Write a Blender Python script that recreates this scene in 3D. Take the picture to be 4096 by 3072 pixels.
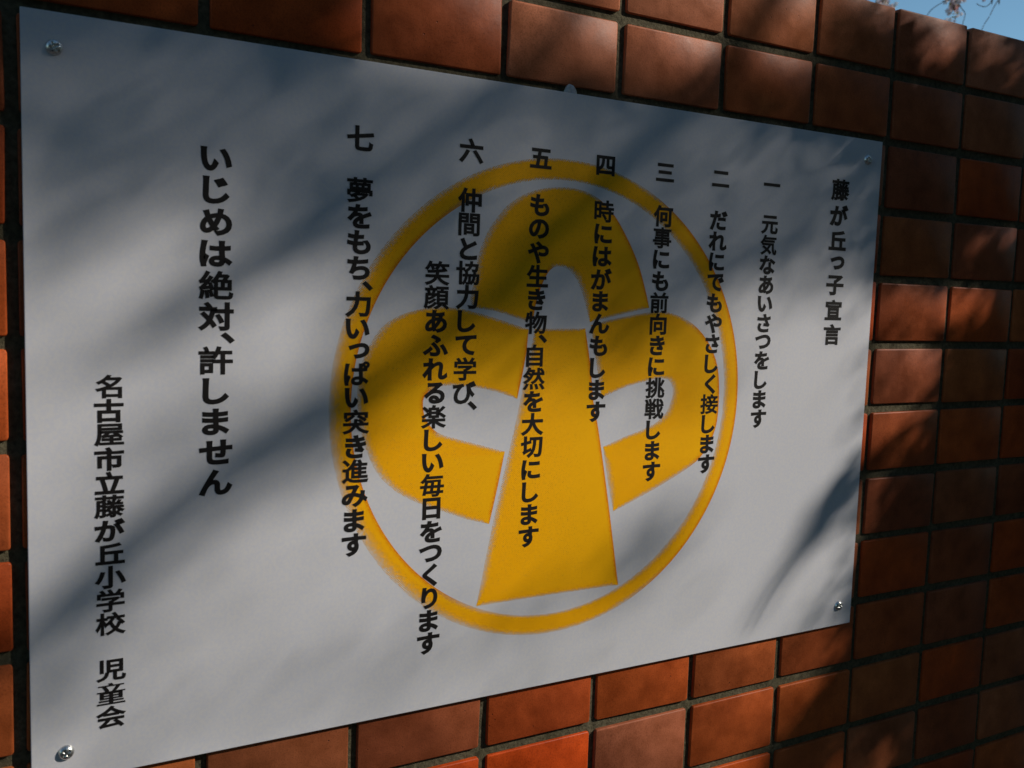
import bpy, bmesh, math, random
from mathutils import Vector, Matrix, noise
from mathutils.geometry import tessellate_polygon

scene = bpy.context.scene
for o in list(bpy.data.objects):
    bpy.data.objects.remove(o)

# ------------------------------------------------------------------ camera
# World frame: x runs along the wall to the right, y goes into the wall (tile faces lie at y = 0),
# z is up; the origin is the top left corner of the sign. Metres.
cam_data = bpy.data.cameras.new('camera')
cam = bpy.data.objects.new('camera', cam_data)
scene.collection.objects.link(cam)
right = Vector((0.86899988, -0.49368658, 0.03335824))
fwd = Vector((0.49447543, 0.86394538, -0.09535422))
up = Vector((0.0182554, 0.09935764, 0.99488432))
M = Matrix.Identity(4)
for r in range(3):
    M[r][0] = right[r]; M[r][1] = up[r]; M[r][2] = -fwd[r]
M[0][3], M[1][3], M[2][3] = -0.03275, -0.69308, -0.16681
cam.matrix_world = M
cam_data.sensor_width = 36.0
cam_data.lens = 33.669
cam_data.clip_start = 0.02
cam_data.clip_end = 800.0
cam_data.dof.use_dof = True
cam_data.dof.focus_distance = 0.86
cam_data.dof.aperture_fstop = 13.0
scene.camera = cam

# ------------------------------------------------------------------ world and sun
SUN = Vector((1.35, -0.85, 0.95)).normalized()          # towards the sun
sun_el = math.asin(SUN.z)
sun_az = math.atan2(SUN.x, SUN.y)
world = bpy.data.worlds.new('World')
scene.world = world
world.use_nodes = True
wn = world.node_tree.nodes; wl = world.node_tree.links
wn.clear()
sky = wn.new('ShaderNodeTexSky'); sky.sky_type = 'NISHITA'
sky.sun_disc = False; sky.sun_elevation = sun_el; sky.sun_rotation = sun_az
sky.altitude = 50; sky.air_density = 0.8; sky.dust_density = 0.0; sky.ozone_density = 2.0
bg = wn.new('ShaderNodeBackground'); bg.inputs['Strength'].default_value = 0.115
wo = wn.new('ShaderNodeOutputWorld')
tint = wn.new('ShaderNodeMix'); tint.data_type = 'RGBA'; tint.blend_type = 'MULTIPLY'; tint.inputs['Factor'].default_value = 1.0
tint.inputs['B'].default_value = (0.89, 1.07, 0.97, 1)      # the camera's slightly cyan rendering of the blue sky
wl.new(sky.outputs[0], tint.inputs['A']); wl.new(tint.outputs['Result'], bg.inputs[0]); wl.new(bg.outputs[0], wo.inputs[0])
sd = bpy.data.lights.new('sun', 'SUN'); sd.energy = 4.2; sd.angle = math.radians(0.5)
sd.color = (1.0, 0.93, 0.82)
so = bpy.data.objects.new('sun', sd); scene.collection.objects.link(so)
so.rotation_euler = (-SUN).to_track_quat('-Z', 'Y').to_euler()
so.location = (4, -4, 4)
scene.view_settings.view_transform = 'Standard'
scene.view_settings.look = 'None'
scene.view_settings.gamma = 1.0
scene.view_settings.use_curve_mapping = False
scene.view_settings.exposure = 0.0

# ------------------------------------------------------------------ helpers
def link(name, me, mat=None, parent=None, loc=None):
    o = bpy.data.objects.new(name, me)
    scene.collection.objects.link(o)
    if mat and me is not None and not me.materials:
        me.materials.append(mat)
    if parent: o.parent = parent
    if loc: o.location = loc
    return o

def tag(o, label=None, cat=None, group=None, kind=None):
    if label: o['label'] = label
    if cat: o['category'] = cat
    if group: o['group'] = group
    if kind: o['kind'] = kind
    return o

def mesh(name, verts, faces, smooth=False):
    me = bpy.data.meshes.new(name)
    me.from_pydata([tuple(v) for v in verts], [], faces)
    me.update()
    if smooth:
        me.polygons.foreach_set('use_smooth', [True] * len(me.polygons))
    return me

def box(name, x0, x1, y0, y1, z0, z1):
    v = [(x0,y0,z0),(x1,y0,z0),(x1,y1,z0),(x0,y1,z0),(x0,y0,z1),(x1,y0,z1),(x1,y1,z1),(x0,y1,z1)]
    f = [(0,3,2,1),(4,5,6,7),(0,1,5,4),(1,2,6,5),(2,3,7,6),(3,0,4,7)]
    return mesh(name, v, f)

class Nodes:
    def __init__(self, name):
        self.m = bpy.data.materials.new(name); self.m.use_nodes = True
        self.n = self.m.node_tree.nodes; self.l = self.m.node_tree.links
        self.b = self.n['Principled BSDF']
    def new(self, t, **kw):
        x = self.n.new(t)
        for k, v in kw.items(): setattr(x, k, v)
        return x
    def noise(self, scale, detail=3, rough=0.5, coord='Object'):
        tc = self.new('ShaderNodeTexCoord'); x = self.new('ShaderNodeTexNoise')
        x.inputs['Scale'].default_value = scale; x.inputs['Detail'].default_value = detail
        x.inputs['Roughness'].default_value = rough
        if coord == 'World':
            g = self.new('ShaderNodeNewGeometry'); self.l.new(g.outputs['Position'], x.inputs['Vector'])
        else:
            self.l.new(tc.outputs[coord], x.inputs['Vector'])
        return x
    def ramp(self, src, stops):
        r = self.new('ShaderNodeValToRGB')
        e = r.color_ramp.elements
        while len(e) < len(stops): e.new(0.5)
        for q, (p, c) in zip(e, stops):
            q.position = p; q.color = (c[0], c[1], c[2], 1) if not isinstance(c, (int, float)) else (c, c, c, 1)
        self.l.new(src, r.inputs[0]); return r
    def bump(self, src, strength, dist, prev=None):
        b = self.new('ShaderNodeBump'); b.inputs['Strength'].default_value = strength
        b.inputs['Distance'].default_value = dist
        self.l.new(src, b.inputs['Height'])
        if prev: self.l.new(prev.outputs[0], b.inputs['Normal'])
        return b
    def mix(self, mode, fac, a, b):
        x = self.new('ShaderNodeMix', data_type='RGBA', blend_type=mode)
        for s, v in ((x.inputs['Factor'], fac), (x.inputs['A'], a), (x.inputs['B'], b)):
            if hasattr(v, 'default_value') or hasattr(v, 'is_output'): self.l.new(v, s)
            else: s.default_value = v if not isinstance(v, tuple) else (v[0], v[1], v[2], 1)
        return x.outputs['Result']

# ------------------------------------------------------------------ materials
# glazed terracotta tile: every tile's own colour comes from its object colour
t = Nodes('terracotta_tile')
oi = t.new('ShaderNodeObjectInfo')
cl = t.noise(38, 4, .6, 'World')
rc = t.ramp(cl.outputs[0], [(.30, (.72,.68,.62)), (.70, (1.22,1.24,1.28))])
c1 = t.mix('MULTIPLY', 1.0, oi.outputs['Color'], rc.outputs[0])
sp = t.noise(900, 2, .6, 'World')
rs = t.ramp(sp.outputs[0], [(.30, (.62,.60,.60)), (.48, (1,1,1)), (.66, (1.1,1.1,1.12))])
c2 = t.mix('MULTIPLY', .8, c1, rs.outputs[0])
rr = t.ramp(cl.outputs[0], [(.3, .40), (.7, .55)])
t.l.new(rr.outputs[0], t.b.inputs['Roughness'])
t.b.inputs['Specular IOR Level'].default_value = .16
w1 = t.noise(330, 3, .6, 'World'); b1 = t.bump(w1.outputs[0], .22, .0005)
w2 = t.noise(60, 2, .5, 'World'); b2 = t.bump(w2.outputs[0], .18, .002, b1)
vo = t.new('ShaderNodeTexVoronoi'); g = t.new('ShaderNodeNewGeometry')
vo.inputs['Scale'].default_value = 70; t.l.new(g.outputs['Position'], vo.inputs['Vector'])
vr = t.ramp(vo.outputs['Distance'], [(.0, 0.0), (.05, 1.0)])
b3 = t.bump(vr.outputs[0], .6, .0009, b2)
t.l.new(b3.outputs[0], t.b.inputs['Normal'])
pit = t.ramp(vo.outputs['Distance'], [(.0, (.35,.30,.28)), (.035, (.45,.42,.40)), (.055, (1,1,1))])
fl = t.noise(9, 3, .6, 'World'); fr = t.ramp(fl.outputs[0], [(.38, (.80,.76,.74)), (.60, (1.08,1.08,1.06))])
c3 = t.mix('MULTIPLY', 1.0, t.mix('MULTIPLY', 1.0, c2, pit.outputs[0]), fr.outputs[0])
t.l.new(c3, t.b.inputs['Base Color'])
M_TILE = t.m

t = Nodes('mortar')
n = t.noise(240, 5, .7); n2 = t.noise(18, 3)
r = t.ramp(n.outputs[0], [(.3, (.060,.050,.031)), (.7, (.165,.142,.092))])
r2 = t.ramp(n2.outputs[0], [(.3, (.6,.62,.55)), (.7, (1,1,1))])
t.l.new(t.mix('MULTIPLY', 1, r.outputs[0], r2.outputs[0]), t.b.inputs['Base Color'])
t.b.inputs['Roughness'].default_value = .95; t.b.inputs['Specular IOR Level'].default_value = .15
t.l.new(t.bump(n.outputs[0], 1, .0016).outputs[0], t.b.inputs['Normal'])
M_MORTAR = t.m

t = Nodes('white_panel_paint')
n = t.noise(420, 2, .6); n2 = t.noise(3.5, 3, .5)
r = t.ramp(n.outputs[0], [(.35, (.615,.615,.670)), (.65, (.665,.650,.665))])
r2 = t.ramp(n2.outputs[0], [(.35, (.94,.95,.97)), (.7, (1,1,1))])
t.l.new(t.mix('MULTIPLY', 1, r.outputs[0], r2.outputs[0]), t.b.inputs['Base Color'])
t.b.inputs['Roughness'].default_value = .42
t.b.inputs['Specular IOR Level'].default_value = .5
t.l.new(t.bump(n2.outputs[0], .25, .004).outputs[0], t.b.inputs['Normal'])
M_PANEL = t.m

t = Nodes('black_print')
t.b.inputs['Base Color'].default_value = (.010, .008, .008, 1)
t.b.inputs['Roughness'].default_value = .5
t.b.inputs['Specular IOR Level'].default_value = .25
M_INK = t.m

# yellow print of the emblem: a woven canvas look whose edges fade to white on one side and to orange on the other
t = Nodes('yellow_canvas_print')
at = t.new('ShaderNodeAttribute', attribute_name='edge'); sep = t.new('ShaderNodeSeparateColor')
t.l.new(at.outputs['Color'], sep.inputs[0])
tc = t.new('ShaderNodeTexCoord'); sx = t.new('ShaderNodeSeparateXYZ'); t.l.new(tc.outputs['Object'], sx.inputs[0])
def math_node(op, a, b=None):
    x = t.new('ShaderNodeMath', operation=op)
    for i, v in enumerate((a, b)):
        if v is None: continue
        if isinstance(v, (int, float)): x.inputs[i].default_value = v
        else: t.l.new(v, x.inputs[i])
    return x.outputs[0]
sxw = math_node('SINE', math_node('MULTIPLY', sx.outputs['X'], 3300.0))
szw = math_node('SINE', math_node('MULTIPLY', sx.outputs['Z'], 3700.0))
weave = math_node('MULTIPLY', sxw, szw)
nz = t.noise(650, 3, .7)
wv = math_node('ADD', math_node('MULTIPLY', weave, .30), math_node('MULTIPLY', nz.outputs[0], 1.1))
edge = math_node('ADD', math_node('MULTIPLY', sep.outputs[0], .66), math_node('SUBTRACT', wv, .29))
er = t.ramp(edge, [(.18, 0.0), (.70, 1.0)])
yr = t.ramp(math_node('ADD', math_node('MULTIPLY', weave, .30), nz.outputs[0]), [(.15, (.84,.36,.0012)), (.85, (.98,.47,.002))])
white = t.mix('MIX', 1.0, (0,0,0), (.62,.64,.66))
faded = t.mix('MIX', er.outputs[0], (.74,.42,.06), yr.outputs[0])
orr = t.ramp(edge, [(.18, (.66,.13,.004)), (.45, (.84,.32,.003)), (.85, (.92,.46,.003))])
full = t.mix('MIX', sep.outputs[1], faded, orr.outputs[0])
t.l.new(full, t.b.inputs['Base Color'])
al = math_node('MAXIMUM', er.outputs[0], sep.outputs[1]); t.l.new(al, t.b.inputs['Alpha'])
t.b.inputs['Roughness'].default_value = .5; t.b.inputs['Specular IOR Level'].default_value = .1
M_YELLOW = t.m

t = Nodes('zinc_screw'); n = t.noise(900, 2)
t.b.inputs['Base Color'].default_value = (.62,.62,.60,1); t.b.inputs['Metallic'].default_value = 1
rr = t.ramp(n.outputs[0], [(.3, .22), (.7, .42)]); t.l.new(rr.outputs[0], t.b.inputs['Roughness'])
M_SCREW = t.m

t = Nodes('cloudy_sealant'); n = t.noise(500, 3)
rr = t.ramp(n.outputs[0], [(.3, (.42,.38,.37)), (.7, (.66,.62,.60))]); t.l.new(rr.outputs[0], t.b.inputs['Base Color'])
t.b.inputs['Roughness'].default_value = .35
t.b.inputs['Subsurface Weight'].default_value = .4; t.b.inputs['Subsurface Scale'].default_value = .003
M_SEAL = t.m

t = Nodes('cherry_bark'); n = t.noise(24, 5, .7)
rr = t.ramp(n.outputs[0], [(.3, (.035,.026,.022)), (.7, (.11,.088,.075))]); t.l.new(rr.outputs[0], t.b.inputs['Base Color'])
t.b.inputs['Roughness'].default_value = .85
t.l.new(t.bump(n.outputs[0], .8, .01).outputs[0], t.b.inputs['Normal'])
M_BARK = t.m

def leaf_mat(name, cols, trans=.35):
    t = Nodes(name); oi = t.noise(30, 2, .5)
    rr = t.ramp(oi.outputs[0], cols)
    d = t.new('ShaderNodeBsdfDiffuse'); tr = t.new('ShaderNodeBsdfTranslucent'); mx = t.new('ShaderNodeMixShader')
    mx.inputs[0].default_value = trans
    t.l.new(rr.outputs[0], d.inputs[0]); t.l.new(rr.outputs[0], tr.inputs[0])
    t.l.new(d.outputs[0], mx.inputs[1]); t.l.new(tr.outputs[0], mx.inputs[2])
    t.l.new(mx.outputs[0], t.n['Material Output'].inputs[0]); return t.m
M_PETAL = leaf_mat('cherry_petal', [(.3, (.82,.58,.60)), (.5, (.86,.78,.76)), (.7, (.75,.36,.36))])
M_BUD = leaf_mat('young_leaf', [(.3, (.20,.15,.03)), (.5, (.30,.22,.04)), (.7, (.16,.09,.05))])
M_LEAF = leaf_mat('green_leaf', [(.3, (.025,.045,.012)), (.7, (.055,.085,.02))], .05)

t = Nodes('asphalt'); n = t.noise(90, 5, .7, 'World'); n2 = t.noise(.7, 4, .6, 'World')
r = t.ramp(n.outputs[0], [(.3, (.032,.032,.034)), (.7, (.075,.074,.072))])
r2 = t.ramp(n2.outputs[0], [(.3, (.8,.8,.8)), (.7, (1,1,1))])
t.l.new(t.mix('MULTIPLY', 1, r.outputs[0], r2.outputs[0]), t.b.inputs['Base Color'])
t.b.inputs['Roughness'].default_value = .9
t.l.new(t.bump(n.outputs[0], .6, .004).outputs[0], t.b.inputs['Normal'])
M_ASPHALT = t.m

# ------------------------------------------------------------------ ground
GZ = -1.62
gm = mesh('ground', [(-300,-300,GZ),(300,-300,GZ),(300,300,GZ),(-300,300,GZ)], [(0,1,2,3)])
tag(link('ground', gm, M_ASPHALT), kind='structure')

# ------------------------------------------------------------------ the tiled wall
H = 0.51
cols = {-4:-.2395,-3:-.0118,-2:.2199,-1:.4497,0:.6807,1:.9047,2:1.1309,3:1.3593,4:1.5807,5:1.8103,6:2.0387}
for i in range(7, 20): cols[i] = cols[i-1] + .2277
for i in range(-5, -12, -1): cols[i] = cols[i+1] - .2277
rows = {-1:-.2690,0:-.1388,1:-.0043,2:.1352,3:.2735,4:.4112,5:.5464,6:.6867,7:.8226,8:.9616,9:1.1008,10:1.2400}
for j in range(11, 24): rows[j] = rows[j-1] + .1377
CX = {i: u*H for i, u in cols.items()}
RZ = {j: -v*H for j, v in rows.items()}
JX, JZ, REC = .0078, .0090, .0031                       # joint widths and recess
TOP = RZ[-1]
last_row = 22
wall = link('tile_wall', None)
wall.location = (0, 0, 0)
tag(wall, 'low wall faced with reddish brown glazed tiles in straight stacked rows', 'wall')

# mortar bed: a fine wavy sheet with thickness (the core of the wall behind it)
rng = random.Random(4)
bed = bmesh.new()
x0, x1 = CX[-11], CX[19]; z0, z1 = GZ - .05, TOP - .0035
nx, nzz = 300, 150
grid = []
for b_ in range(nzz + 1):
    row = []
    for a_ in range(nx + 1):
        x = x0 + (x1-x0)*a_/nx; z = z0 + (z1-z0)*b_/nzz
        y = REC + .0005*noise.noise(Vector((x*40, z*40, 3)))
        row.append(bed.verts.new((x, y, z)))
    grid.append(row)
for b_ in range(nzz):
    for a_ in range(nx):
        bed.faces.new((grid[b_][a_], grid[b_][a_+1], grid[b_+1][a_+1], grid[b_+1][a_]))
# back, top, sides
bk = [bed.verts.new((x, .16, z)) for x, z in ((x0, z0), (x1, z0), (x1, z1), (x0, z1))]
bed.faces.new(bk[::-1])
bed.faces.new([grid[nzz][a_] for a_ in range(nx+1)] + [bk[2], bk[3]])
bed.faces.new([grid[b_][0] for b_ in range(nzz+1)] + [bk[3], bk[0]])
bed.faces.new([grid[b_][nx] for b_ in range(nzz, -1, -1)] + [bk[1], bk[2]])
me = bpy.data.meshes.new('mortar'); bed.to_mesh(me); bed.free()
link('mortar', me, M_MORTAR, wall)

def tile_shape(w, h, seed):
    """front face at y=0 with softly rounded edges and corners; a little out of true"""
    rg = random.Random(seed)
    c = .0016 + rg.random()*.0008
    k = [rg.uniform(-.0005, .0005) for _ in range(8)]
    def ring(ins, y):
        out = []
        for q, (sx_, sz_) in enumerate(((-1,-1),(1,-1),(1,1),(-1,1))):
            px, pz = sx_*(w/2-ins) + k[2*q], sz_*(h/2-ins) + k[2*q+1]
            cc = c * (1.0 if ins < .0008 else .55)
            pts = [(px - sx_*cc, pz), (px - sx_*cc*.3, pz - sz_*cc*.3), (px, pz - sz_*cc)]
            if q in (0, 2): pts = pts[::-1]
            out += [(x, y, z) for x, z in pts]
        return out
    tilt = [rg.uniform(-.0003, .0003) for _ in range(2)]
    R = [ring(0, .010), ring(0, .0010), ring(.0003, .0003), ring(.0010, 0)]
    v = []
    for r_ in R:
        for (x, y, z) in r_:
            v.append((x, y + (tilt[0]*x/w*2 + tilt[1]*z/h*2), z))
    f = []
    for s in range(3):
        for q in range(12):
            a = s*12+q; b = s*12+(q+1) % 12
            f.append((a, b, b+12, a+12))
    f.append(tuple(range(36, 48)))
    return v, f

TINTS = [(.38,.088,.024), (.36,.062,.014), (.42,.070,.013), (.31,.092,.036), (.37,.098,.028), (.43,.082,.017), (.27,.070,.028), (.33,.072,.020), (.24,.058,.020)]
SPECIAL = {(0,9):(.50,.062,.007), (0,10):(.50,.062,.007), (1,9):(.33,.100,.048), (1,10):(.32,.108,.056), (2,9):(.40,.080,.018), (2,10):(.46,.075,.012),
           (3,9):(.40,.085,.018), (0,0):(.46,.150,.070), (1,0):(.48,.145,.062), (2,0):(.50,.120,.034), (3,0):(.48,.115,.034), (0,-1):(.48,.15,.065), (1,-1):(.46,.15,.07), (2,-1):(.50,.15,.055), (3,-1):(.50,.135,.045), (4,-1):(.36,.10,.04), (5,-1):(.46,.15,.075), (4,0):(.36,.095,.034),
           (-1,9):(.46,.060,.008), (-1,10):(.46,.060,.008)}
rg = random.Random(11)
shapes = {}
rest_v, rest_f = [], []
def inside(i, j): return -4 <= i <= 8 and -1 <= j <= 12
for j in range(-1, last_row):
    for i in range(-11, 19):
        xl, xr = CX[i] + JX/2, CX[i+1] - JX/2
        zt, zb = RZ[j] - JZ/2, RZ[j+1] + JZ/2
        if j == -1: zt = TOP
        w, h = xr-xl, zt-zb
        cx, cz = (xl+xr)/2 + rg.uniform(-.0006, .0006), (zt+zb)/2 + (rg.uniform(-.0005, .0005) if j > -1 else 0)
        if inside(i, j):
            key = (round(w, 4), round(h, 4), rg.randrange(2))
            if key not in shapes:
                v, f = tile_shape(w, h, len(shapes))
                mm = mesh('tile', v, f, True); shapes[key] = mm
                mm.polygons[len(f)-1].use_smooth = True
            o = link('tile', shapes[key], M_TILE, wall, (cx, rg.uniform(-.0003, .0003), cz))
            o.rotation_euler = (rg.uniform(-.006, .006), rg.uniform(-.003, .003), rg.uniform(-.004, .004))
            c = SPECIAL.get((i, j)) or rg.choice(TINTS)
            s = rg.uniform(.92, 1.08)
            o.color = (c[0]*s, c[1]*s, c[2]*s, 1)
        else:
            v, f = tile_shape(w, h, (i*31+j) & 7)
            bse = len(rest_v)
            rest_v += [(x+cx, y, z+cz) for x, y, z in v]
            rest_f += [tuple(q+bse for q in ff) for ff in f]
o = link('outer_tiles', mesh('outer_tiles', rest_v, rest_f, True), M_TILE, wall)
o.color = (.42,.13,.048,1); o['kind'] = 'stuff'

# ------------------------------------------------------------------ the sign
W_S, H_S = 1.55325*H, 1.0*H
sign = link('school_sign', None)
tag(sign, 'large white sign with black Japanese lettering over a round yellow emblem, screwed to the tiles', 'sign')
bm = bmesh.new()
bmesh.ops.create_cube(bm, size=1)
for v in bm.verts:
    v.co = Vector(((v.co.x+.5)*W_S, -.0041 + (v.co.y+.5)*.003, -(v.co.z+.5)*H_S))
bmesh.ops.recalc_face_normals(bm, faces=bm.faces)
bmesh.ops.bevel(bm, geom=list(bm.edges), offset=.0004, segments=2, affect='EDGES', profile=.5)
me = bpy.data.meshes.new('panel'); bm.to_mesh(me); bm.free()
link('panel', me, M_PANEL, sign)
YE, YT = -.0042, -.0043                                  # print layers, 0.1 mm apart

# emblem -------------------------------------------------------------
POLY = {
    'arch': [(0.32142, -0.17768), (0.3242, -0.15489), (0.32711, -0.13604), (0.33451, -0.11849), (0.34305, -0.10624), (0.35353, -0.09532), (0.36974, -0.08541), (0.39024, -0.07946), (0.41537, -0.07773), (0.43758, -0.08284), (0.4567, -0.09606), (0.4724, -0.1153), (0.48652, -0.13851), (0.49614, -0.16238), (0.50069, -0.17657), 'c', (0.47188, -0.18285), (0.43727, -0.1904), 'c', (0.43326, -0.17933), (0.42748, -0.16439), (0.42091, -0.15295), (0.41163, -0.14537), (0.40176, -0.14381), (0.39417, -0.14772), (0.38754, -0.15904), (0.38243, -0.17384), (0.37996, -0.18775), 'c', (0.37207, -0.18966), (0.34402, -0.18274)],
    'bar': [(0.38185, -0.19671), 'c', (0.43265, -0.19586), 'c', (0.43977, -0.22845), (0.44445, -0.26021), (0.45089, -0.2847), (0.46055, -0.3291), (0.46924, -0.37255), (0.48007, -0.42915), 'c', (0.40344, -0.42901), (0.3343, -0.42937), 'c', (0.3421, -0.38742), (0.35, -0.34815), (0.35834, -0.31054), (0.36719, -0.27126), (0.37319, -0.241), (0.37746, -0.21968)],
    'left': [(0.30663, -0.18066), (0.32606, -0.18403), (0.34791, -0.18938), (0.37579, -0.19727), 'c', (0.37372, -0.2213), (0.36713, -0.25535), 'c', (0.34641, -0.24897), (0.32452, -0.24464), (0.30331, -0.24296), (0.28959, -0.24504), (0.2821, -0.25111), (0.28095, -0.25879), (0.28343, -0.26903), (0.29139, -0.27878), (0.3028, -0.28404), (0.32968, -0.29174), (0.3568, -0.29953), 'c', (0.35114, -0.3283), (0.3441, -0.35994), 'c', (0.32271, -0.35403), (0.29582, -0.34357), (0.275, -0.33515), (0.25802, -0.32503), (0.24463, -0.31214), (0.23542, -0.29545), (0.22916, -0.27689), (0.22592, -0.25565), (0.22651, -0.237), (0.22968, -0.22209), (0.23574, -0.2094), (0.24457, -0.19737), (0.25648, -0.18894), (0.27112, -0.18368), (0.28778, -0.18075)],
    'right': [(0.43822, -0.19309), 'c', (0.46155, -0.18732), (0.50421, -0.18017), (0.52661, -0.18099), (0.54889, -0.18869), (0.56614, -0.20121), (0.57922, -0.2177), (0.58664, -0.2372), (0.5889, -0.26234), (0.5872, -0.28667), (0.57877, -0.30508), (0.56466, -0.32024), (0.53623, -0.3346), (0.50296, -0.34832), (0.47117, -0.36017), 'c', (0.46403, -0.33465), (0.45981, -0.31493), (0.45675, -0.3007), 'c', (0.47791, -0.29327), (0.49943, -0.2871), (0.51578, -0.28056), (0.52759, -0.26976), (0.53253, -0.25368), (0.52823, -0.24329), (0.51785, -0.24025), (0.50346, -0.24234), (0.47759, -0.24804), (0.45261, -0.25688), 'c', (0.44508, -0.22336)],
}
def smooth_loop(pts):
    runs, cur = [], []
    marks = []
    P = []
    for p in pts:
        if p == 'c': marks[-1] = True
        else: P.append(Vector(p)); marks.append(False)
    n = len(P); out = []
    for k in range(n):
        p1, p2 = P[k], P[(k+1) % n]
        p0 = P[(k-1) % n] if not marks[k] else p1 - (p2-p1)
        p3 = P[(k+2) % n] if not marks[(k+1) % n] else p2 + (p2-p1)
        st = max(2, int((p2-p1).length/.0035))
        for s in range(st):
            u = s/st
            q = .5*((2*p1) + (p2-p0)*u + (2*p0-5*p1+4*p2-p3)*u*u + (3*p1-p0-3*p2+p3)*u**3)
            out.append(q)
    return out
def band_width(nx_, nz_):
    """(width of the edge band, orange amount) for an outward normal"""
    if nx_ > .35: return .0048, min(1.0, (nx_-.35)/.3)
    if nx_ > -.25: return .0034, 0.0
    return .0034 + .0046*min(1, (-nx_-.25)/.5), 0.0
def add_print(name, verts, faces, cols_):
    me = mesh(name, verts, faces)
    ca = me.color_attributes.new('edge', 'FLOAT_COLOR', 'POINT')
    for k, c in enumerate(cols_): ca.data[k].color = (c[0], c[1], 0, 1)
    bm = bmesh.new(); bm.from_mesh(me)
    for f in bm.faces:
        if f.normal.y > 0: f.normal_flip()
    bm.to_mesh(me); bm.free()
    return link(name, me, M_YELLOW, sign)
def petal(name, pts):
    L = smooth_loop(pts)
    area = sum(L[k].x*L[(k+1) % len(L)].y - L[(k+1) % len(L)].x*L[k].y for k in range(len(L)))
    if area < 0: L = L[::-1]
    n = len(L); inn = []; side = []
    raw = []
    for k in range(n):
        tv = (L[(k+1) % n] - L[(k-1) % n]).normalized(); raw.append(Vector((tv.y, -tv.x)))
    for k in range(n):
        nn = raw[k]
        b, s = band_width(nn.x, nn.y)
        side.append(s); inn.append(b)
    ws = [(inn[k-1] + inn[k]*2 + inn[(k+1) % n])/4 for k in range(n)]
    corners = [Vector(pts[k-1]) for k in range(len(pts)) if pts[k] == 'c']
    ws = [min(ws[k], .0002 + .45*min([(L[k]-c_).length for c_ in corners] or [1])) for k in range(n)]
    IN = [L[k] - raw[k]*ws[k] for k in range(n)]
    v = [(p.x, YE, p.y) for p in L] + [(p.x, YE, p.y) for p in IN]
    f = [(k, (k+1) % n, n+(k+1) % n, n+k) for k in range(n)]
    for tri in tessellate_polygon([[Vector((p.x, p.y, 0)) for p in IN]]):
        f.append(tuple(n+q for q in tri))
    add_print(name, v, f, [(0, s) for s in side] + [(1, s) for s in side])
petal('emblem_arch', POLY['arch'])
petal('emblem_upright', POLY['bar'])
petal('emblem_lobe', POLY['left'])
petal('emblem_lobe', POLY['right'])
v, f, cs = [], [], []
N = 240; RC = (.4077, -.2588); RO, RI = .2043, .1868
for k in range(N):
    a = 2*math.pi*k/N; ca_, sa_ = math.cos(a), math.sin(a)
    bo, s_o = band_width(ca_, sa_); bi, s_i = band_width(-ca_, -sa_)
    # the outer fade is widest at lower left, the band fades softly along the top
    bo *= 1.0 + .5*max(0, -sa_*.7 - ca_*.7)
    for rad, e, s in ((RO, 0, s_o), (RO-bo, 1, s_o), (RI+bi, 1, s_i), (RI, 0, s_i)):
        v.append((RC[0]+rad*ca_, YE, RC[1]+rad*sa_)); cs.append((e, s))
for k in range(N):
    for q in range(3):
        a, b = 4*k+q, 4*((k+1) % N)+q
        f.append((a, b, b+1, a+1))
add_print('emblem_ring', v, f, cs)

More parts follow.
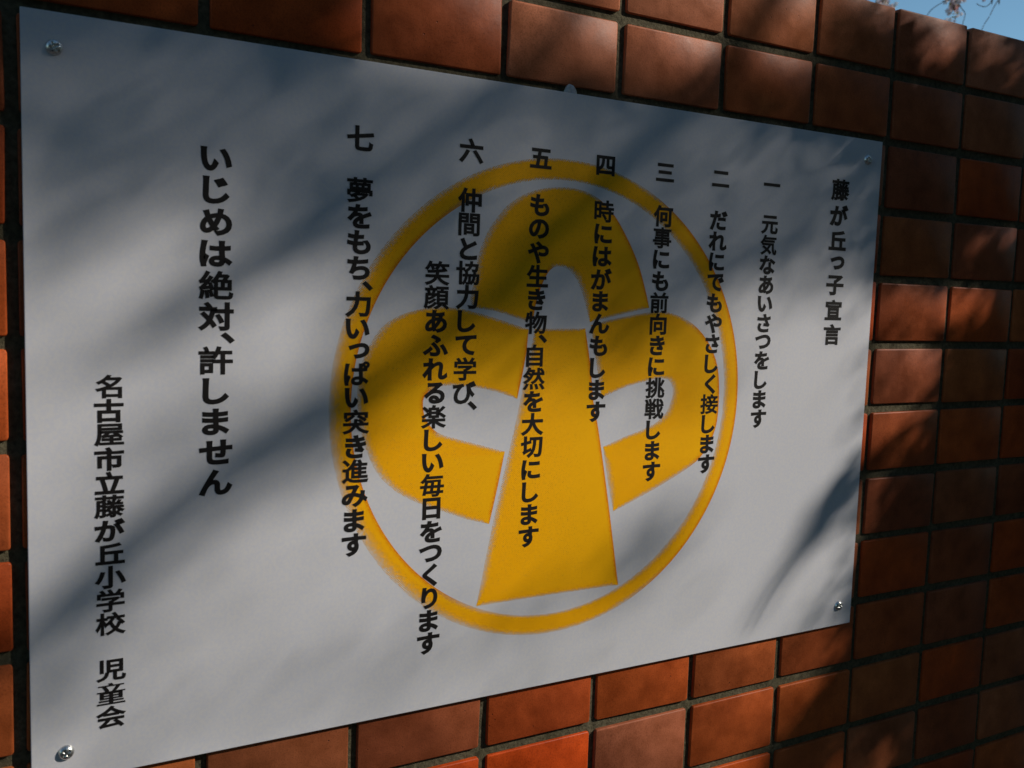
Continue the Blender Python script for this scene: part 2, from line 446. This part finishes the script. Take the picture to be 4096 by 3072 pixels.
# lettering ----------------------------------------------------------
glyphs = {}
def glyph(ch, off):
    """outline of one character: the filled shape plus a mitred rim that makes it bold"""
    if ch == '童':                                       # set from its upper and lower halves
        (v1, f1), (v2, f2) = glyph('立', .030), glyph('里', .030)
        glyphs[(ch, off)] = ([(x, y*.44 + .262) for x, y in v1] + [(x*1.0, y*.60 - .205) for x, y in v2],
                             list(f1) + [tuple(q+len(v1) for q in ff) for ff in f2])
        return glyphs[(ch, off)]
    if (ch, off) in glyphs: return glyphs[(ch, off)]
    cu = bpy.data.curves.new('glyph', 'FONT'); cu.body = ch; cu.resolution_u = 5 if ch == '童' else 4
    ob = bpy.data.objects.new('glyph', cu); scene.collection.objects.link(ob)
    dg = bpy.context.evaluated_depsgraph_get()
    ev = ob.evaluated_get(dg); me = ev.to_mesh()
    bm = bmesh.new(); bm.from_mesh(me)
    ev.to_mesh_clear(); bpy.data.objects.remove(ob); bpy.data.curves.remove(cu)
    bmesh.ops.remove_doubles(bm, verts=bm.verts, dist=1e-5)
    bm.verts.index_update()
    vs = [(q.co.x, q.co.y) for q in bm.verts]; fs = [tuple(q.index for q in p.verts) for p in bm.faces]
    rim = {}
    edges = []
    for ed in bm.edges:
        if len(ed.link_faces) != 1: continue
        fc = ed.link_faces[0].calc_center_median()
        p, q = ed.verts[0].co, ed.verts[1].co
        tv = (q-p).to_2d()
        if tv.length < 1e-6: continue
        nn = Vector((tv.y, -tv.x)).normalized()
        # outward: away from the face this edge belongs to
        lp = [l for l in ed.link_loops][0]
        third = [v_ for v_ in ed.link_faces[0].verts if v_ not in ed.verts]
        if third and (third[0].co.to_2d() - p.to_2d()).dot(nn) > 0: nn = -nn
        edges.append((ed.verts[0].index, ed.verts[1].index, nn))
        for k in (0, 1): rim.setdefault(ed.verts[k].index, []).append(nn)
    for a_, b_, nn in edges:
        quad = [a_, b_]
        for k in (b_, a_):
            ns = rim[k]
            m_ = sum(ns, Vector((0, 0)))
            if len(ns) != 2 or m_.length < 1e-3: o_ = nn*off
            else:
                m_ = m_.normalized(); o_ = m_*off/max(.45, m_.dot(nn))
            quad.append(len(vs)); vs.append((vs[k][0]+o_.x, vs[k][1]+o_.y))
        fs.append(tuple(quad))
    bm.free()
    xs = [p[0] for p in vs]; ys = [p[1] for p in vs]
    mx, my = (min(xs)+max(xs))/2, (min(ys)+max(ys))/2
    glyphs[(ch, off)] = ([(x-mx, y-my) for x, y in vs], fs)
    return glyphs[(ch, off)]
DENSE = '藤顔楽夢戦協接進間童絶許屋時事突挑前然校児毎学宣言気笑物絶名自会びぱ'
def bold(ch):
    return .034 if ch in 'びぱ' else .028 if ch in DENSE else (.036 if ord(ch) > 0x4000 else .042)
WEIGHT = {'、': .42, 'っ': .80, 'い': .93, 'つ': .90, '力': 1.0, 'し': 1.0}
def advance(a, b):
    return (WEIGHT.get(a, 1.0) + WEIGHT.get(b, 1.0))/2
def column(parts, ew, eh, extra=0.0):
    """parts: (text, (x, z) of first glyph centre, (x, z) of last glyph centre)"""
    for text, a, b in parts:
        V, F = [], []
        cum = [0.0]
        for p, q in zip(text, text[1:]): cum.append(cum[-1] + advance(p, q))
        for ch, s in zip(text, cum):
            u = s/cum[-1] if cum[-1] else 0
            x = a[0] + ((b[0]-a[0])*u if b else 0); z = a[1] + ((b[1]-a[1])*u if b else 0)
            if ch == '、' and len(text) > 1: x += ew*.34; z += eh*.02
            if ch == 'っ': x += ew*.06
            vs, fs = glyph(ch, bold(ch) + extra)
            base = len(V)
            V += [(x+px*ew, YT, z+py*eh) for px, py in vs]
            for ff in fs:
                ar = sum(vs[ff[k]][0]*vs[ff[(k+1) % len(ff)]][1] - vs[ff[(k+1) % len(ff)]][0]*vs[ff[k]][1] for k in range(len(ff)))
                F.append(tuple(q+base for q in (ff if ar > 0 else ff[::-1])))
        link('lettering', mesh('lettering', V, F), M_INK, sign)
bw, bh = .0217, .0194
column([('藤が丘っ子宣言', (.7350, -.0537), (.7360, -.1989))], .0252, .0215, .007)
column([('一', (.6412, -.0562), None), ('元気なあいさつをします', (.6411, -.0942), (.6411, -.2822))], bw, bh)
column([('二', (.5768, -.0562), None), ('だれにでもやさしく接します', (.5769, -.0942), (.5771, -.3232))], bw, bh)
column([('三', (.5117, -.0562), None), ('何事にも前向きに挑戦します', (.5117, -.0945), (.5120, -.3264))], bw, bh)
column([('四', (.4469, -.0562), None), ('時にはがまんもします', (.4473, -.0948), (.4474, -.2690))], bw, bh)
column([('五', (.3820, -.0564), None), ('ものや生き物、自然を大切にします', (.3824, -.0943), (.3829, -.3748))], bw, bh)
column([('六', (.3175, -.0566), None), ('仲間と協力して学び', (.3174, -.0951), (.3174, -.2490)), ('、', (.3249, -.2598), None)], bw, bh)
column([('笑顔あふれる楽しい毎日をつくります', (.2905, -.1538), (.2909, -.4545))], bw, bh)
column([('七', (.2249, -.0566), None), ('夢をもち、力いっぱい突き進みます', (.2251, -.0948), (.2254, -.3656))], bw, bh)
column([('いじめは絶対、許しません', (.1200, -.0821), (.1204, -.3091))], .0242, .0205)
column([('名古屋市立藤が丘小学校', (.0499, -.2388), (.0502, -.4028)), ('児童会', (.0502, -.4358), (.0500, -.4693))], .0192, .0162)

# screws -------------------------------------------------------------
def screw_mesh(rot):
    rings, seg = 9, 40
    Rr, hh = .0052, .0030
    v, f = [(0, -hh, 0)], []
    def dome(r): return hh*(1-(r/Rr)**2.6)**.75 if r < Rr else 0
    for i in range(1, rings+1):
        r = Rr*(i/rings)**.9
        for k in range(seg):
            a = 2*math.pi*k/seg; x, z = r*math.cos(a), r*math.sin(a)
            ca_, sa_ = math.cos(rot), math.sin(rot); lx, lz = x*ca_+z*sa_, -x*sa_+z*ca_
            y = -dome(min(r, Rr)) - .0002
            if max(abs(lx), abs(lz)) < .0026 and min(abs(lx), abs(lz)) < .00062: y += .0013
            v.append((x, y if i < rings else 0, z))
    v[0] = (0, -hh+.0013, 0)
    for k in range(seg):
        f.append((0, 1+k, 1+(k+1) % seg))
        for i in range(rings-1):
            a, b = 1+i*seg+k, 1+i*seg+(k+1) % seg
            f.append((a, a+seg, b+seg, b))
    me = mesh('screw', v, f, True)
    bm = bmesh.new(); bm.from_mesh(me); bmesh.ops.recalc_face_normals(bm, faces=bm.faces)
    bm.to_mesh(me); bm.free(); return me
for (x, z), a, lab in (((.0190, -.0219), .5, 'domed metal screw in the upper left corner of the white sign'),
                       ((.7718, -.0199), .9, 'domed metal screw in the upper right corner of the white sign'),
                       ((.7727, -.4885), .2, 'domed metal screw in the lower right corner of the white sign'),
                       ((.0215, -.4890), .7, 'domed metal screw in the lower left corner of the white sign')):
    o = link('screw', screw_mesh(a), M_SCREW, sign, (x, -.0041, z))
    o['label'] = lab

# lump of sealant peeping out above the sign ---------------------------
bm = bmesh.new()
bmesh.ops.create_icosphere(bm, subdivisions=3, radius=1)
for v_ in bm.verts:
    q = v_.co.copy()
    s = 1 + .16*noise.noise(q*1.7 + Vector((3, 1, 5))) + .06*noise.noise(q*5)
    v_.co = Vector((q.x*.0062*s*(1.0 - .28*max(0, q.z)), q.y*.0035*s, q.z*.0085*s))
    if v_.co.z > .0068: v_.co.z = .0068 + (v_.co.z-.0068)*.3 - .1*v_.co.x
    v_.co.y = max(v_.co.y, -.0028)
me = bpy.data.meshes.new('sealant_lump'); bm.to_mesh(me); bm.free()
me.polygons.foreach_set('use_smooth', [True]*len(me.polygons))
o = link('sealant_lump', me, M_SEAL, None, (.4110, .0008, .0006))
tag(o, 'small cloudy white lump of sealant poking out above the top edge of the sign', 'sealant')

# ------------------------------------------------------------------ trees
def tube_data(pts, radii, seg, V, F):
    pts = [Vector(p) for p in pts]; n = len(pts); base = len(V)
    for k in range(n):
        tv = (pts[min(k+1, n-1)] - pts[max(k-1, 0)]).normalized()
        a = Vector((0, 0, 1)) if abs(tv.z) < .9 else Vector((1, 0, 0))
        e1 = tv.cross(a).normalized(); e2 = tv.cross(e1)
        for q in range(seg):
            an = 2*math.pi*q/seg
            V.append(tuple(pts[k] + radii[k]*(math.cos(an)*e1 + math.sin(an)*e2)))
    for k in range(n-1):
        for q in range(seg):
            a, b = base+k*seg+q, base+k*seg+(q+1) % seg
            F.append((a, b, b+seg, a+seg))
    F.append(tuple(base+q for q in range(seg))[::-1]); F.append(tuple(base+(n-1)*seg+q for q in range(seg)))
def spline(pts, step=4):
    P = [Vector(p) for p in pts]; out = []
    for k in range(len(P)-1):
        p0, p1, p2, p3 = P[max(k-1, 0)], P[k], P[k+1], P[min(k+2, len(P)-1)]
        for s in range(step):
            u = s/step
            out.append(.5*((2*p1) + (p2-p0)*u + (2*p0-5*p1+4*p2-p3)*u*u + (3*p1-p0-3*p2+p3)*u**3))
    out.append(P[-1]); return out
def limb(name, parent, pts, r0, r1, seg=8, wob=0.0, seed=0):
    S = spline(pts, 5); V, F = [], []
    if wob:
        S = [p + wob*Vector((noise.noise(p*3+Vector((seed, 0, 0))), noise.noise(p*3+Vector((0, seed, 7))), noise.noise(p*3+Vector((9, 0, seed))))) for p in S]
    R = [r0 + (r1-r0)*k/(len(S)-1) for k in range(len(S))]
    tube_data(S, R, seg, V, F)
    return link(name, mesh(name, V, F, True), M_BARK, parent)

# the cherry tree on the street side whose crown dapples the wall (out of frame to the right)
shade = link('cherry_tree', None, None, None, (4.55, -1.95, GZ))
tag(shade, 'cherry tree on the street side, out of frame, shading the tiled wall', 'tree')
def off(p): return (p[0]-4.55, p[1]+1.95, p[2]-GZ)
def lift(x, z, tt):
    return Vector((x, 0, z)) + SUN*tt
limb('trunk', shade, [off(p) for p in [(4.55,-1.95,GZ-.1),(4.57,-1.93,-.9),(4.52,-1.98,0),(4.6,-1.95,1.0),(4.62,-2.0,2.0)]], .17, .12, 14, .05, 1)
STROKES = [  # shadow streaks on the wall: points (x, z), half width, density
 ([(-0.0006, -0.0067), (0.1309, -0.0068), (0.3109, -0.0224), (0.7947, -0.0244)], 0.0714, 1.5),
 ([(0.004, -0.0514), (0.0702, -0.0609), (0.164, -0.0729), (0.2733, -0.1044)], 0.051, 1.0),
 ([(0.314, -0.1198), (0.4023, -0.1378), (0.5002, -0.1333), (0.6078, -0.0935), (0.7845, -0.0631)], 0.0561, 2.2),
 ([(0.3143, -0.1271), (0.4515, -0.1677)], 0.0612, 1.4),
 ([(0.1988, -0.0996), (0.3357, -0.1409)], 0.0408, 0.6),
 ([(0.0026, -0.1561), (0.0314, -0.1247), (0.073, -0.088)], 0.0179, 1.3),
 ([(0.0549, -0.2158), (0.1094, -0.1802), (0.1647, -0.1387), (0.2166, -0.0965)], 0.0184, 1.2),
 ([(0.2179, -0.1688), (0.2738, -0.1222)], 0.0153, 1.0),
 ([(-0.0091, -0.4215), (0.0393, -0.3756), (0.0923, -0.3336), (0.1408, -0.3019), (0.1835, -0.2713)], 0.0281, 1.3),
 ([(0.1835, -0.2713), (0.2192, -0.2407), (0.296, -0.2032)], 0.0306, 1.0),
 ([(-0.0, -0.4584), (0.0286, -0.4327)], 0.0179, 0.7),
 ([(0.0619, -0.2856), (0.1001, -0.2581)], 0.0153, 0.6),
 ([(0.4189, -0.1825), (0.3861, -0.2321)], 0.0255, 0.5),
 ([(0.8304, -0.3277), (0.779, -0.3573), (0.7311, -0.4005)], 0.0138, 4.0),
 ([(0.7311, -0.4005), (0.7002, -0.4292)], 0.0082, 3.6),
 ([(0.7002, -0.4292), (0.6701, -0.4572), (0.6446, -0.4946)], 0.0041, 2.6),
 ([(0.7994, -0.384), (0.7667, -0.4139)], 0.0061, 2.5),
 ([(0.7966, -0.4654), (0.7571, -0.4985), (0.7241, -0.5139)], 0.0255, 0.8),
 ([(0.5234, -0.3809), (0.4876, -0.4079)], 0.0179, 0.9),
 ([(0.5383, -0.2681), (0.6221, -0.2368)], 0.0153, 0.4),
 ([(0.0154, -0.4681), (0.168, -0.4695), (0.325, -0.4655), (0.5176, -0.4292)], 0.051, 0.35),
 ([(0.8071, 0.0335), (1.0548, 0.0421)], 0.0612, 4),
 ([(0.8126, -0.018), (1.0631, -0.0156)], 0.0612, 4),
 ([(0.8189, -0.0775), (0.8811, -0.0983)], 0.051, 4),
 ([(0.8242, -0.1282), (0.8992, -0.1201)], 0.0255, 3),
 ([(1.0935, -0.2285), (1.1441, -0.5838)], 0.0816, 4),
 ([(0.9912, -0.3365), (1.0126, -0.5062)], 0.0663, 4),
 ([(0.9379, -0.347), (0.8829, -0.4627), (0.8713, -0.5362)], 0.0561, 4),
 ([(0.8776, -0.4143), (0.8252, -0.4951)], 0.0255, 3.5),
 ([(1.0059, -0.6287), (0.9649, -0.6469), (0.8432, -0.5988)], 0.0357, 4),
 ([(1.1407, -0.629), (1.1448, -0.7563)], 0.0663, 4),
 ([(1.0144, -0.6976), (0.9954, -0.7225)], 0.0459, 4),
 ([(0.794, -0.5898), (0.7799, -0.6317), (0.7029, -0.6616)], 0.0331, 4),
 ([(1.0709, -0.1676), (0.9823, -0.2657)], 0.0255, 4),
 ([(0.99, 0.0), (0.99, -0.9)], 0.1071, 5),
 ([(1.13, 0.1), (1.13, -0.95)], 0.1071, 5),
 ([(0.9, -0.45), (0.9, -0.58)], 0.051, 4),
 ([(0.7076, 0.1148), (0.7855, 0.1049)], 0.0306, 2.0),
 ([(0.6024, 0.0259), (0.7924, 0.0388)], 0.0306, 1.8),
 ([(0.814, 0.0367), (1.0271, 0.0495)], 0.0306, 3),
 ([(0.5424, 0.0059), (0.5677, 0.0359)], 0.0179, 1.8),
 ([(-0.017, 0.0017), (0.085, 0.0105), (0.1936, 0.014)], 0.0561, 2.2),
 ([(-0.0075, -0.0387), (-0.0091, -0.2365)], 0.0153, 0.7),
 ([(0.3671, 0.0139), (0.4263, 0.0563)], 0.0102, 0.9),
 ([(0.4486, 0.0388), (0.4217, 0.0064)], 0.0102, 0.9),
 ([(0.8692, 0.1036), (0.9034, 0.1403)], 0.0061, 1.2),
]
GAPS = [  # lit chinks inside the shade
 ([(0.3749, 0.0371), (0.4276, 0.03)], 0.0204, 0.8),
 ([(0.4808, 0.0768), (0.559, 0.0817)], 0.0255, 0.9),
 ([(0.6032, 0.091), (0.6716, 0.0936)], 0.0179, 0.8),
 ([(0.4822, 0.0536), (0.5244, 0.036)], 0.0179, 0.8),
 ([(0.2418, 0.0216), (0.3301, 0.0212)], 0.0229, 0.85),
 ([(0.8448, 0.0881), (0.8872, 0.1136)], 0.0199, 0.85),
 ([(0.9604, 0.1023), (1.0333, 0.0997)], 0.0235, 0.85),
 ([(0.6609, 0.0378), (0.6179, 0.013)], 0.0082, 0.5),
 ([(0.9346, -0.116), (0.9853, -0.0901), (1.0579, -0.0752)], 0.0199, 0.9),
 ([(0.8109, -0.1752), (0.9818, -0.1614)], 0.0281, 1.0),
 ([(0.821, -0.237), (0.9086, -0.2354)], 0.0281, 0.95),
 ([(0.8137, -0.3092), (0.8874, -0.2917)], 0.0296, 0.95),
 ([(0.8122, -0.403), (0.8679, -0.361)], 0.0107, 0.7),
 ([(0.9391, -0.6052), (1.0215, -0.5764)], 0.0133, 0.8),
 ([(1.0425, -0.5477), (1.0677, -0.5133)], 0.0092, 0.55),
 ([(0.8638, -0.6874), (0.9271, -0.6451)], 0.0133, 0.7),
]
def seg_dist(px, pz, pts):
    best = 9.0
    for (ax, az), (bx, bz) in zip(pts, pts[1:]):
        dx, dz = bx-ax, bz-az
        u = max(0, min(1, ((px-ax)*dx + (pz-az)*dz)/(dx*dx+dz*dz)))
        d = math.hypot(px-ax-u*dx, pz-az-u*dz)
        if d < best: best = d
    return best
CANOPY = [(-.2,-.10),(.003,-.103),(.07,-.104),(.116,-.12),(.164,-.105),(.217,-.125),(.275,-.17),(.35,-.20),(.42,-.208),(.503,-.183),(.583,-.151),(.671,-.130),(.788,-.101),(1.4,-.09)]
def density(x, z):
    s = 0
    if z > -.26:                                         # even, fine foliage over the upper part
        for (ax, az), (bx, bz) in zip(CANOPY, CANOPY[1:]):
            if ax <= x < bx:
                u = max(0, min(1, (z - (az + (bz-az)*(x-ax)/(bx-ax)))/.05 + .5))
                s += 1.9*u*u*(3-2*u)*max(0, min(1, (.03-z)/.02))
    for pts, w, l in STROKES:
        d = seg_dist(x, z, pts)/w
        if d < 2.5: s += l*math.exp(-d*d*.8)
    for pts, w, l in GAPS:
        d = seg_dist(x, z, pts)/w
        if d < 2.5: s *= 1 - l*math.exp(-d**3*.7)
    thin = max(0, min(1, (.82-x)/.05))*max(0, min(1, (.01-z)/.02))*max(0, min(1, (z+.34)/.04))   # lighter foliage here
    return min(s, 6.0 - 4.05*thin)
def dist_t(x):                                           # distance from the wall to the leaves, along the sun's ray
    u = max(0, min(1, (x-.62)/.22)); u = u*u*(3-2*u)
    return 5.2*(1-u) + 1.9*u
rg = random.Random(21)
LV, LF = [], []
def leaf(c, r, V, F, rgen, n=6):
    a = Vector((rgen.gauss(0, 1), rgen.gauss(0, 1), rgen.gauss(0, 1))).normalized()
    b = a.orthogonal().normalized(); d = a.cross(b); base = len(V)
    el = rgen.uniform(.6, 1) * (.55 if r > .02 else 1)
    for k in range(n):
        an = 2*math.pi*k/n
        V.append(tuple(c + r*(math.cos(an)*b + el*math.sin(an)*d) + a*r*.25*math.cos(2*an)))   # six-sided, cupped blade
    F.append(tuple(range(base, base+n)))
RL = .0062
per = 3.14*RL*RL*.8*.5
cell = .0075
x = -.12
while x < 1.30:
    z = -.86
    while z < .22:
        lam = density(x, z)
        if lam > .02:
            en = lam*cell*cell*(-SUN.y)/per
            k = int(en) + (rg.random() < en-int(en))
            for _ in range(k):
                px, pz = x + rg.uniform(-.5, .5)*cell, z + rg.uniform(-.5, .5)*cell
                c = lift(px, pz, dist_t(px) + rg.uniform(-.6, .6)*(.4 if px > .8 else 1)) - Vector((4.55, -1.95, GZ))
                leaf(c, RL*rg.uniform(.8, 1.25), LV, LF, rg)
        z += cell
    x += cell
# the rest of the crown, above and behind the part that shades the wall
for _ in range(9000):
    while True:
        p = Vector((rg.uniform(-1, 1), rg.uniform(-1, 1), rg.uniform(-1, 1)))
        if p.length < 1: break
    c = Vector((4.9, -2.3, 3.5)) + Vector((p.x*2.1, p.y*1.9, p.z*1.3))
    if noise.noise(c*1.4) < -.08: continue
    tt = -c.y/(-SUN.y)
    hx, hz = c.x - SUN.x*tt, c.z - SUN.z*tt
    if -.15 < hx < 1.35 and -.9 < hz < .25: continue
    leaf(c - Vector((4.55, -1.95, GZ)), .035*rg.uniform(.7, 1.2), LV, LF, rg)
for _ in range(6500):  # extra leaves added overhead to block ambient sky light
    c = Vector((rg.uniform(-2.2, 8.5), rg.uniform(-3.8, -.7), rg.uniform(1.3, 3.9)))
    if noise.noise(c*1.1 + Vector((5, 2, 8))) < -.25 or (c.x < 1.6 and c.z < 1.8): continue
    tt = -c.y/(-SUN.y)
    hx, hz = c.x - SUN.x*tt, c.z - SUN.z*tt
    if -.2 < hx < 1.40 and -.95 < hz < .30 and density(hx, hz) < 3.0: continue
    leaf(c - Vector((4.55, -1.95, GZ)), .045*rg.uniform(.7, 1.2), LV, LF, rg)
for _ in range(7000):  # low leaf mass added to shut sky light off the right wall
    c = Vector((rg.uniform(1.0, 3.6), rg.uniform(-1.7, -.10), rg.uniform(.22, 1.6)))
    tt = -c.y/(-SUN.y)
    hx, hz = c.x - SUN.x*tt, c.z - SUN.z*tt
    if -.2 < hx < 1.40 and -.95 < hz < .30 and density(hx, hz) < 3.0: continue
    leaf(c - Vector((4.55, -1.95, GZ)), .03*rg.uniform(.7, 1.2), LV, LF, rg)
o = link('foliage', mesh('foliage', LV, LF), M_LEAF, shade); o['kind'] = 'stuff'
def bl(pts, r0, r1, seed, start=None):
    P = [lift(a, b, tt) for a, b, tt in pts]
    if start: P = [Vector(start)] + P
    limb('branch', shade, [off(p) for p in P], r0, r1, 8, .02, seed)
bl([(1.25, .28, 4.0), (.80, .30, 3.9), (.40, .32, 3.8), (.0, .34, 3.8), (-.3, .38, 3.8)], .05, .008, 3, (4.62, -2.0, 1.9))
bl([(.80, .30, 3.9), (.55, .02, 3.8), (.30, -.20, 3.7), (.14, -.302, 3.6), (.04, -.372, 3.6), (-.1, -.50, 3.6)], .014, .005, 4)
bl([(.60, .31, 3.85), (.40, .05, 3.8), (.22, -.10, 3.7), (.11, -.18, 3.6), (.05, -.213, 3.6)], .010, .004, 5)
bl([(1.35, -.15, 3.0), (1.08, -.2, 2.3), (.86, -.31, 1.9), (.731, -.40, 1.75), (.670, -.457, 1.7), (.640, -.505, 1.7)], .012, .0012, 6, (4.6, -1.95, 1.2))
bl([(1.08, -.2, 2.3), (1.08, -.42, 1.9), (1.12, -.64, 1.9)], .012, .003, 7)
bl([(.95, -.26, 2.1), (.91, -.42, 1.9), (.85, -.55, 1.8), (.74, -.66, 1.8)], .010, .002, 8)

# unseen shrub added on the right to keep sky light off the wall
shrub = link('added_shrub', None, None, None, (2.1, -.75, GZ))
tag(shrub, 'dense evergreen shrub added out of frame on the right to darken the wall', 'shrub')
SV, SF = [], []
for _ in range(11000):
    while True:
        p = Vector((rg.uniform(-1, 1), rg.uniform(-1, 1), rg.uniform(-1, 1)))
        if .3 < p.length < 1 + .25*noise.noise(p*3): break
    c = Vector((2.35 + p.x*1.05, -.78 + p.y*.62, -.35 + p.z*1.25))
    if c.y > -.06 or c.x < 1.3: continue
    tt = -c.y/(-SUN.y)
    hx, hz = c.x - SUN.x*tt, c.z - SUN.z*tt
    if -.15 < hx < 1.35 and -.95 < hz < .30 and density(hx, hz) < 3.0: continue
    leaf(c - Vector((2.1, -.75, GZ)), .026*rg.uniform(.7, 1.2), SV, SF, rg)
o = link('foliage', mesh('foliage', SV, SF), M_LEAF, shrub); o['kind'] = 'stuff'
limb('stem', shrub, [(0,0,-.05),(.05,.02,.4),(.2,0,.9),(.3,.05,1.5)], .03, .008, 8, .02, 40)
limb('stem', shrub, [(.02,0,-.05),(-.1,-.05,.5),(-.2,-.02,.9),(-.15,.0,1.3)], .025, .006, 8, .02, 41)

# unseen evergreen row added across the street to cut sky fill and tile reflections
def crown_mesh(seed):
    rr_ = random.Random(seed); V, F = [], []
    for _ in range(5200):
        while True:
            p = Vector((rr_.uniform(-1, 1), rr_.uniform(-1, 1), rr_.uniform(-1, 1)))
            if .35 < p.length < 1 + .3*noise.noise(p*2.3 + Vector((seed, 0, 0))): break
        leaf(Vector((p.x*1.9, p.y*1.5, 3.3 + p.z*2.7)), .12*rr_.uniform(.7, 1.3), V, F, rr_)
    return mesh('crown', V, F)
crowns = [crown_mesh(3), crown_mesh(5)]
tv_, tf_ = [], []
tube_data([(0,0,-.05),(.03,0,1.4),(0,.04,3.2)], [.16,.13,.06], 10, tv_, tf_)
stem = mesh('trunk', tv_, tf_, True)
for k, x in enumerate([-8, -4.8, -1.6, 1.7, 4.9, 8.2, 11.4, 14.7, 18]):
    r_ = link('added_tree', None, None, None, (x, -6.6 - .4*(k % 2), GZ))
    r_.rotation_euler = (0, 0, k*1.3); s = (.92 if 6 < x < 13 else 1.08); r_.scale = (s, s, s)
    tag(r_, 'dense evergreen tree added out of frame across the street to block sky light', 'tree', 'added evergreen trees across the street')
    link('trunk', stem, M_BARK, r_); c_ = link('crown', crowns[k % 2], M_LEAF, r_)

# the weeping cherry beyond the wall: hanging twigs show above the coping
back = link('weeping_cherry_tree', None, None, None, (7.0, 2.6, GZ))
tag(back, 'weeping cherry tree behind the wall, thin twigs with pale blossom against blue sky', 'tree')
def offb(p): return (p[0]-7.0, p[1]-2.6, p[2]-GZ)
limb('trunk', back, [offb(p) for p in [(7.0,2.6,GZ-.1),(7.02,2.62,-.6),(6.95,2.55,.4),(7.0,2.5,1.4),(6.9,2.45,2.1)]], .14, .09, 14, .05, 2)
for k, (pts, r0, r1) in enumerate([
    ([(6.9,2.45,2.05),(5.2,2.3,2.6),(3.5,1.8,2.4),(2.86,1.5,1.7),(2.85,1.475,1.0)], .06, .004),
    ([(5.2,2.3,2.6),(3.8,1.8,2.6),(3.02,1.45,2.0),(2.995,1.39,1.2)], .03, .004),
    ([(3.5,1.8,2.4),(2.9,1.8,2.3),(2.7,1.6,1.7),(2.66,1.58,1.0)], .025, .004)]):
    limb('branch', back, [offb(p) for p in pts], r0, r1, 8, .03, 20+k)
TW = [
 [(2.855,1.477,1.0),(2.842,1.479,.867),(2.826,1.486,.848),(2.793,1.503,.822),(2.776,1.51,.796),(2.763,1.515,.776),(2.75,1.52,.70)],
 [(2.85,1.475,1.0),(2.868,1.464,.863),(2.871,1.461,.848),(2.879,1.454,.828),(2.888,1.447,.813),(2.886,1.446,.795),(2.88,1.447,.772),(2.875,1.447,.70)],
 [(2.995,1.39,1.2),(2.991,1.395,.872),(2.985,1.397,.859),(2.971,1.402,.831),(2.959,1.406,.802),(2.938,1.413,.761),(2.92,1.415,.68)],
 [(2.995,1.39,1.2),(2.972,1.406,.872),(2.967,1.407,.858),(2.961,1.409,.844),(2.949,1.415,.834),(2.934,1.424,.836),(2.922,1.431,.843)],
 [(2.66,1.58,1.0),(2.666,1.577,.88),(2.655,1.583,.85),(2.64,1.59,.82),(2.62,1.6,.75)],
]
for k, P in enumerate(TW):
    limb('twig', back, [offb(p) for p in P], .0016, .0011, 6, .004, 30+k)
BV, BF, CV, CF = [], [], [], []
rg = random.Random(8)
def flower(c, r, V, F):
    a = Vector((rg.gauss(0, .5)-.5, rg.gauss(0, .5)-.8, rg.gauss(0, .6)-.3)).normalized()
    b = a.orthogonal().normalized(); d = a.cross(b); ph = rg.random()*6
    for k in range(5):
        an = ph + k*2*math.pi/5
        def P(rr, aa, lift_): return c + rr*(math.cos(aa)*b + math.sin(aa)*d) + a*lift_
        base = len(V)
        V.extend(tuple(q) for q in (c, P(r*.6, an-.5, r*.12), P(r, an-.22, r*.3), P(r*.9, an, r*.26), P(r, an+.22, r*.3), P(r*.6, an+.5, r*.12)))
        F.append(tuple(range(base, base+6)))
for (cx, cy, cz, s, n) in [(2.855,1.468,.850,.026,26),(2.858,1.466,.818,.020,16),(2.853,1.466,.79,.014,8),(2.666,1.577,.838,.024,18),(2.635,1.592,.845,.024,16),(2.60,1.61,.86,.03,14),
                           (2.94,1.43,.90,.03,14),(2.852,1.47,.835,.022,40),(2.87,1.46,.86,.02,20),(2.65,1.585,.843,.03,40),(2.60,1.61,.86,.03,30),(2.85,1.47,.95,.05,30),(2.66,1.58,.95,.05,30),(3.0,1.4,1.0,.05,24),(2.82,1.5,1.15,.08,50),(3.1,1.5,1.5,.15,90),(2.9,1.6,1.7,.2,120),(3.5,2.1,2.1,.3,220),(2.7,1.7,1.7,.2,120)]:
    for _ in range(n):
        c = Vector((cx + rg.gauss(0, s*.5), cy + rg.gauss(0, s*.5), cz + rg.gauss(0, s*.5)))
        c = Vector(offb(c))
        if rg.random() < .6: flower(c, rg.uniform(.006, .010), BV, BF)
        else: leaf(c, rg.uniform(.003, .006), CV, CF, rg)
o = link('blossom', mesh('blossom', BV, BF), M_PETAL, back); o['kind'] = 'stuff'
o = link('young_leaves', mesh('young_leaves', CV, CF), M_BUD, back); o['kind'] = 'stuff'
